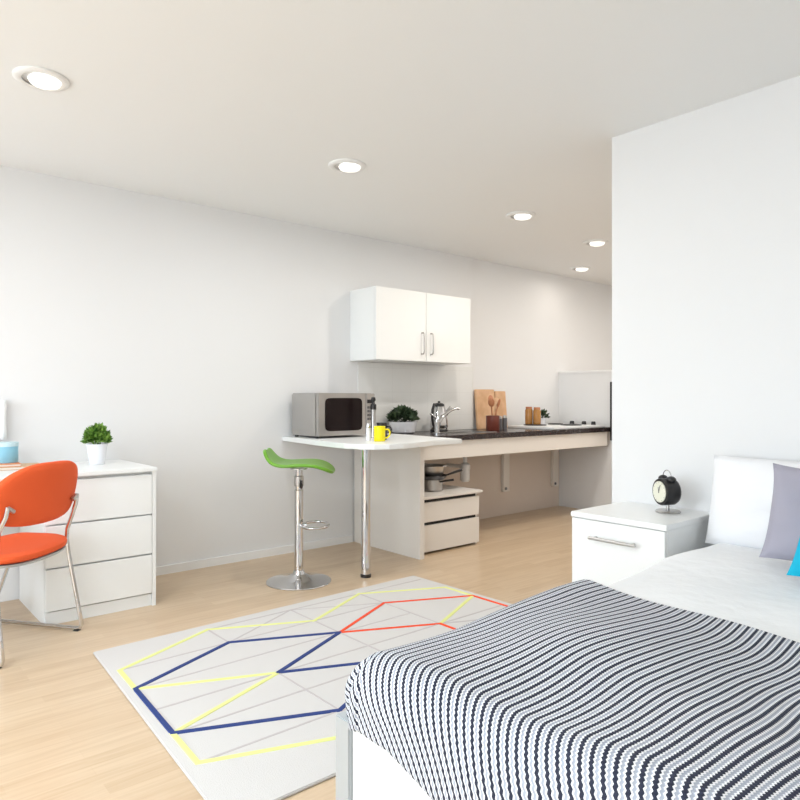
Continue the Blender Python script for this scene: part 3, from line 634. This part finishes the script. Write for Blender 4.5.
# ------------------------------------------------------------------ bedside cabinet
t = thing('bedside_cabinet', 'white bedside cabinet with one bar handle against the partition wall', 'bedside table', (2.528, 2.545, 0), 0)
Wb, Db, Hb = 0.455, 0.452, 0.64
bm = nb(); box(bm, 0.006, Wb-0.006, 0.020, Db, 0.04, Hb-0.024, bev=0.001); obj('body', bm, M['lam'], t)
bobj('plinth', (0.02, Wb-0.02, 0.05, Db-0.01, 0.0125, 0.0395), M['lam'], t)
bm = nb(); box(bm, 0, Wb, 0, Db, Hb-0.0235, Hb, bev=0.003); obj('top', bm, M['lam'], t)
bm = nb(); box(bm, 0.007, Wb-0.007, 0.001, 0.0192, 0.300, Hb-0.027, bev=0.002); dr = obj('drawer', bm, M['lam'], t)
bm = nb(); tube(bm, [(0.135, 0.0008, 0.542), (0.135, -0.028, 0.542)], 0.006, 10); tube(bm, [(0.315, 0.0008, 0.542), (0.315, -0.028, 0.542)], 0.006, 10); tube(bm, [(0.115, -0.030, 0.542), (0.335, -0.030, 0.542)], 0.0075, 12); obj('handle', bm, M['steel'], dr)
bm = nb(); box(bm, 0.007, Wb-0.007, 0.001, 0.0192, 0.042, 0.296, bev=0.002); obj('door', bm, M['lam'], t)

# alarm clock
cang = math.radians(-28)
t = thing('alarm_clock', 'round black alarm clock with cream dial on bedside cabinet', 'clock', (2.825, 2.84, 0.6408), cang)
r_ = 0.060; zc = 0.022+0.010+r_
bm = nb(); lathe(bm, [(0, 0.0), (0.052, 0.0), (0.055, 0.004), (0.050, 0.009), (0, 0.009)], 32, (0, 0.01, 0)); obj('foot', bm, M['steel'], t)
bm = nb(); tube(bm, [(0, 0.01, 0.0095), (0, 0.01, 0.033)], 0.007, 10); obj('stem', bm, M['steel'], t)
bm = nb(); lathe(bm, [(0, -0.030), (r_*0.80, -0.030), (r_*0.96, -0.030), (r_, -0.024), (r_, 0.028), (r_*0.90, 0.040), (r_*0.55, 0.050), (0, 0.052)], 40, (0, 0, zc), axis='y'); body = obj('case', bm, M['black'], t)
bm = nb(); lathe(bm, [(0, -0.0345), (r_*0.78, -0.0345), (r_*0.78, -0.0305), (0, -0.0305)], 36, (0, 0, zc), axis='y'); dl = obj('dial', bm, M['dialface'], t)
bm = nb()
for i in range(12):
    a = i*PI/6; c, s = math.cos(a), math.sin(a)
    tube(bm, [(c*r_*0.66, -0.0352, zc+s*r_*0.66), (c*r_*0.74, -0.0352, zc+s*r_*0.74)], 0.0007, 5)
obj('hour_marks', bm, M['greymetal'], dl)
for a, l in ((70, 0.55), (100, 0.36)):
    c, s = math.cos(math.radians(a)), math.sin(math.radians(a))
    bm = nb(); tube(bm, [(-c*0.005, -0.0365, zc-s*0.005), (c*r_*l, -0.0365, zc+s*r_*l)], 0.0012, 6); obj('hand', bm, M['black'], dl)
for s in (-1, 1):
    bm = nb(); bmesh.ops.create_uvsphere(bm, u_segments=20, v_segments=12, radius=0.021)
    bmesh.ops.transform(bm, matrix=Matrix.Translation((s*0.030, 0.006, zc+r_*0.93)) @ Matrix.Diagonal((1, 1, 0.75, 1)), verts=bm.verts); obj('bell', bm, M['black'], t, smooth=True)
bm = nb(); tube(bm, [(0.030*math.cos(a_), 0.006, zc+r_+0.009+0.026*math.sin(a_)) for a_ in [PI*i/14 for i in range(15)]], 0.0022, 8); obj('carrying_loop', bm, M['chrome'], t)

# ------------------------------------------------------------------ bed
BX0, BX1, BY0, BY1 = 3.09, 4.44, 0.865, 2.96
t = thing('bed', 'white framed bed with headend against the partition wall', 'bed')
bm = nb(); box(bm, BX0+0.055, BX1-0.055, BY0+0.008, BY0+0.028, 0.06, 0.44, bev=0.002); obj('footboard', bm, M['lam'], t)
bm = nb(); box(bm, BX0+0.015, BX0+0.035, BY0+0.055, BY1, 0.12, 0.40, bev=0.002); obj('side_rail', bm, M['lam'], t)
bm = nb(); box(bm, BX1-0.035, BX1-0.015, BY0+0.055, BY1, 0.12, 0.40, bev=0.002); obj('side_rail', bm, M['lam'], t)
bm = nb(); box(bm, BX0+0.037, BX1-0.037, BY1-0.03, BY1, 0.12, 0.40, bev=0.002); obj('headboard_rail', bm, M['lam'], t)
for x in (BX0, BX1-0.054):
    for y in (BY0, BY1-0.03):
        bm = nb(); box(bm, x, x+0.054 if y == BY0 else x+0.012, y, y+0.054 if y == BY0 else y+0.03, 0, 0.44 if y == BY0 else 0.42, bev=0.003); obj('leg', bm, M['silver'], t)
bm = nb(); box(bm, BX0+0.037, BX1-0.037, BY0+0.030, BY1-0.031, 0.24, 0.26); obj('slatted_base', bm, M['lam'], t)
bm = nb(); box(bm, BX0+0.045, BX1-0.045, BY0+0.035, BY1-0.035, 0.2605, 0.512, bev=0.08, seg=5)
tag(obj('mattress', bm, M['bedlinen'], smooth=True), 'white mattress on the bed frame beneath the duvet', 'mattress')

def drape(name, rect, cr, ztop, outer, r, m, n=(120, 120), wob=lambda x, y: 0.0, foldamp=0.0, thick=0.01, stripes=None, maxdrop=None):
    """cloth laid on a box top; outer = flat cloth rectangle, rect = edge of box top (inset by r)"""
    x0, x1, y0, y1 = rect; X0, X1, Y0, Y1 = outer
    bm = nb(); uvl = bm.loops.layers.uv.new('UVMap'); G = []; uvd = {}
    for i in range(n[0]+1):
        row = []
        for j in range(n[1]+1):
            px = X0+(X1-X0)*i/n[0]; py = Y0+(Y1-Y0)*j/n[1]
            qx = min(max(px, x0), x1); qy = min(max(py, y0), y1)
            dx, dy = px-qx, py-qy
            # bounded corner
            s = math.hypot(dx, dy)
            if s < 1e-9: h_, dn = 0.0, 0.0; ux = uy = 0
            else:
                ux, uy = dx/s, dy/s
                if dx and dy:  # shorten the diagonal corner so hem stays level
                    lim = max(abs(dx), abs(dy)); s = lim+(s-lim)*0.35
                if s < r*PI/2: h_ = r*math.sin(s/r); dn = r*(1-math.cos(s/r))
                else: h_ = r; dn = r+(s-r*PI/2)
                if foldamp and s > 0.02:
                    an = math.atan2(uy, ux)
                    ph = (px*9 if abs(dx) < 1e-9 else (py*9 if abs(dy) < 1e-9 else an*7+px*9))
                    h_ += foldamp*math.sin(ph*2.2)*min(1, dn/r) + (0.012*math.sin(an*10)*min(1, dn/r) if dx and dy else 0)
            z = ztop-dn+wob(px, py)*(1 if s < r else max(0.2, 1-(s-r)*6))
            v = bm.verts.new((qx+ux*h_, qy+uy*h_, z)); row.append(v)
            uvd[v] = (px, py)
        G.append(row)
    for i in range(n[0]):
        for j in range(n[1]):
            f = bm.faces.new((G[i][j], G[i+1][j], G[i+1][j+1], G[i][j+1])); f.smooth = True
            for l in f.loops:
                u, v_ = uvd[l.vert]
                if stripes: u, v_ = stripes(u, v_)
                l[uvl].uv = (u, v_)
    o = obj(name, bm, m, smooth=True)
    sd = o.modifiers.new('solid', 'SOLIDIFY'); sd.thickness = thick; sd.offset = -1
    return o
def wobd(x, y): return 0.006*math.sin(x*6+y*3.1)+0.004*math.sin(y*11-x*4)+0.003*math.sin(x*17+1)
dv = drape('duvet', (BX0+0.072, BX1-0.072, BY0+0.09, 2.92), 0, 0.558, (BX0-0.10, BX1+0.10, BY0-0.07, 2.905), 0.062, M['bedlinen'], (90, 120), wobd, 0.003, 0.025)
for v in dv.data.vertices:
    v.co.x -= 0.055*min(1.0, max(0.0, (v.co.y-1.85)/0.5))*max(0.0, min(1.0, (3.5-v.co.x)/0.3))
tag(dv, 'smooth white duvet covering the bed between blanket and pillows', 'duvet')
def warp(u, v):
    t_ = max(0.0, BY0+0.10-v); u -= 0.85*t_*t_/(t_+0.09)
    return (u+0.010*math.sin(v*4.2+u*3.0)+0.006*math.sin(v*9.5-u*5+1)+0.0015*math.sin(v*21+u*9), v)
def wobb(x, y): return 0.010*math.sin(y*7.0+x*5)*min(1, max(0, (y-0.9)*3)) + 0.006*math.sin(x*13-y*4)+wobd(x, y)*0.5+0.004
bk = drape('blanket', (BX0+0.088, BX1-0.088, BY0+0.090, 1.80), 0, 0.584, (BX0-0.11, BX1+0.11, BY0-0.115, 1.79), 0.092, M['knit'], (260, 240), wobb, 0.004, 0.012, stripes=warp)
for v in bk.data.vertices:
    v.co.z -= min(1.0, max(0.0, (0.584-v.co.z)/0.14))**1.5*0.33*min(0.35, max(0.0, v.co.x-3.28))
    a = max(0.0, (v.co.y-0.95)/0.85); v.co.y -= a*0.13*(v.co.x-3.15)
    v.co.x -= 0.035*a*max(0.0, min(1.0, (3.5-v.co.x)/0.4))
tag(bk, 'knitted navy, grey and white striped blanket over foot of bed', 'blanket')

def cushion(name, label, cat, wd, ht, th, loc, rot, m, pinch=1.0):
    bm = nb(); nn = 26; T = {}; 
    for sd in (1, -1):
        for i in range(nn+1):
            for j in range(nn+1):
                a, b = -1+2*i/nn, -1+2*j/nn
                if sd == -1 and (i in (0, nn) or j in (0, nn)): T[(sd, i, j)] = T[(1, i, j)]; continue
                e_ = ((1-a*a)*(1-b*b))**0.42
                ins = 1-0.07*pinch*(1-abs(a)**3)*abs(b)**2; ins2 = 1-0.07*pinch*(1-abs(b)**3)*abs(a)**2
                wr = 0.006*math.sin(a*7+b*3)*e_+0.004*math.sin(b*11-a*5)*e_
                T[(sd, i, j)] = bm.verts.new((a*wd/2*ins2, sd*(th/2*e_+wr), b*ht/2*ins))
        for i in range(nn):
            for j in range(nn): bm.faces.new([T[(sd, i, j)], T[(sd, i+1, j)], T[(sd, i+1, j+1)], T[(sd, i, j+1)]])
    o = obj(name, bm, m, smooth=True); o.location = loc; o.rotation_euler = rot
    return tag(o, label, cat)
cushion('pillow', 'white pillow propped against partition wall next to bedside cabinet', 'pillow', 0.66, 0.375, 0.17, (3.345, 2.85, 0.722), (math.radians(-13), 0, 0), M['pillow'], 0.3)
cushion('pillow', 'white pillow propped against partition wall behind grey cushion', 'pillow', 0.62, 0.375, 0.16, (4.03, 2.85, 0.728), (math.radians(-13), 0, 0), M['pillow'], 0.6)
cushion('cushion', 'grey lilac square cushion leaning on the white pillow', 'cushion', 0.44, 0.34, 0.13, (3.580, 2.55, 0.742), (math.radians(-16), math.radians(3), math.radians(4)), M['grey'])
cushion('cushion', 'bright turquoise cushion in front of the grey one', 'cushion', 0.40, 0.33, 0.12, (3.722, 2.36, 0.730), (math.radians(-22), math.radians(4), 0), M['teal'])
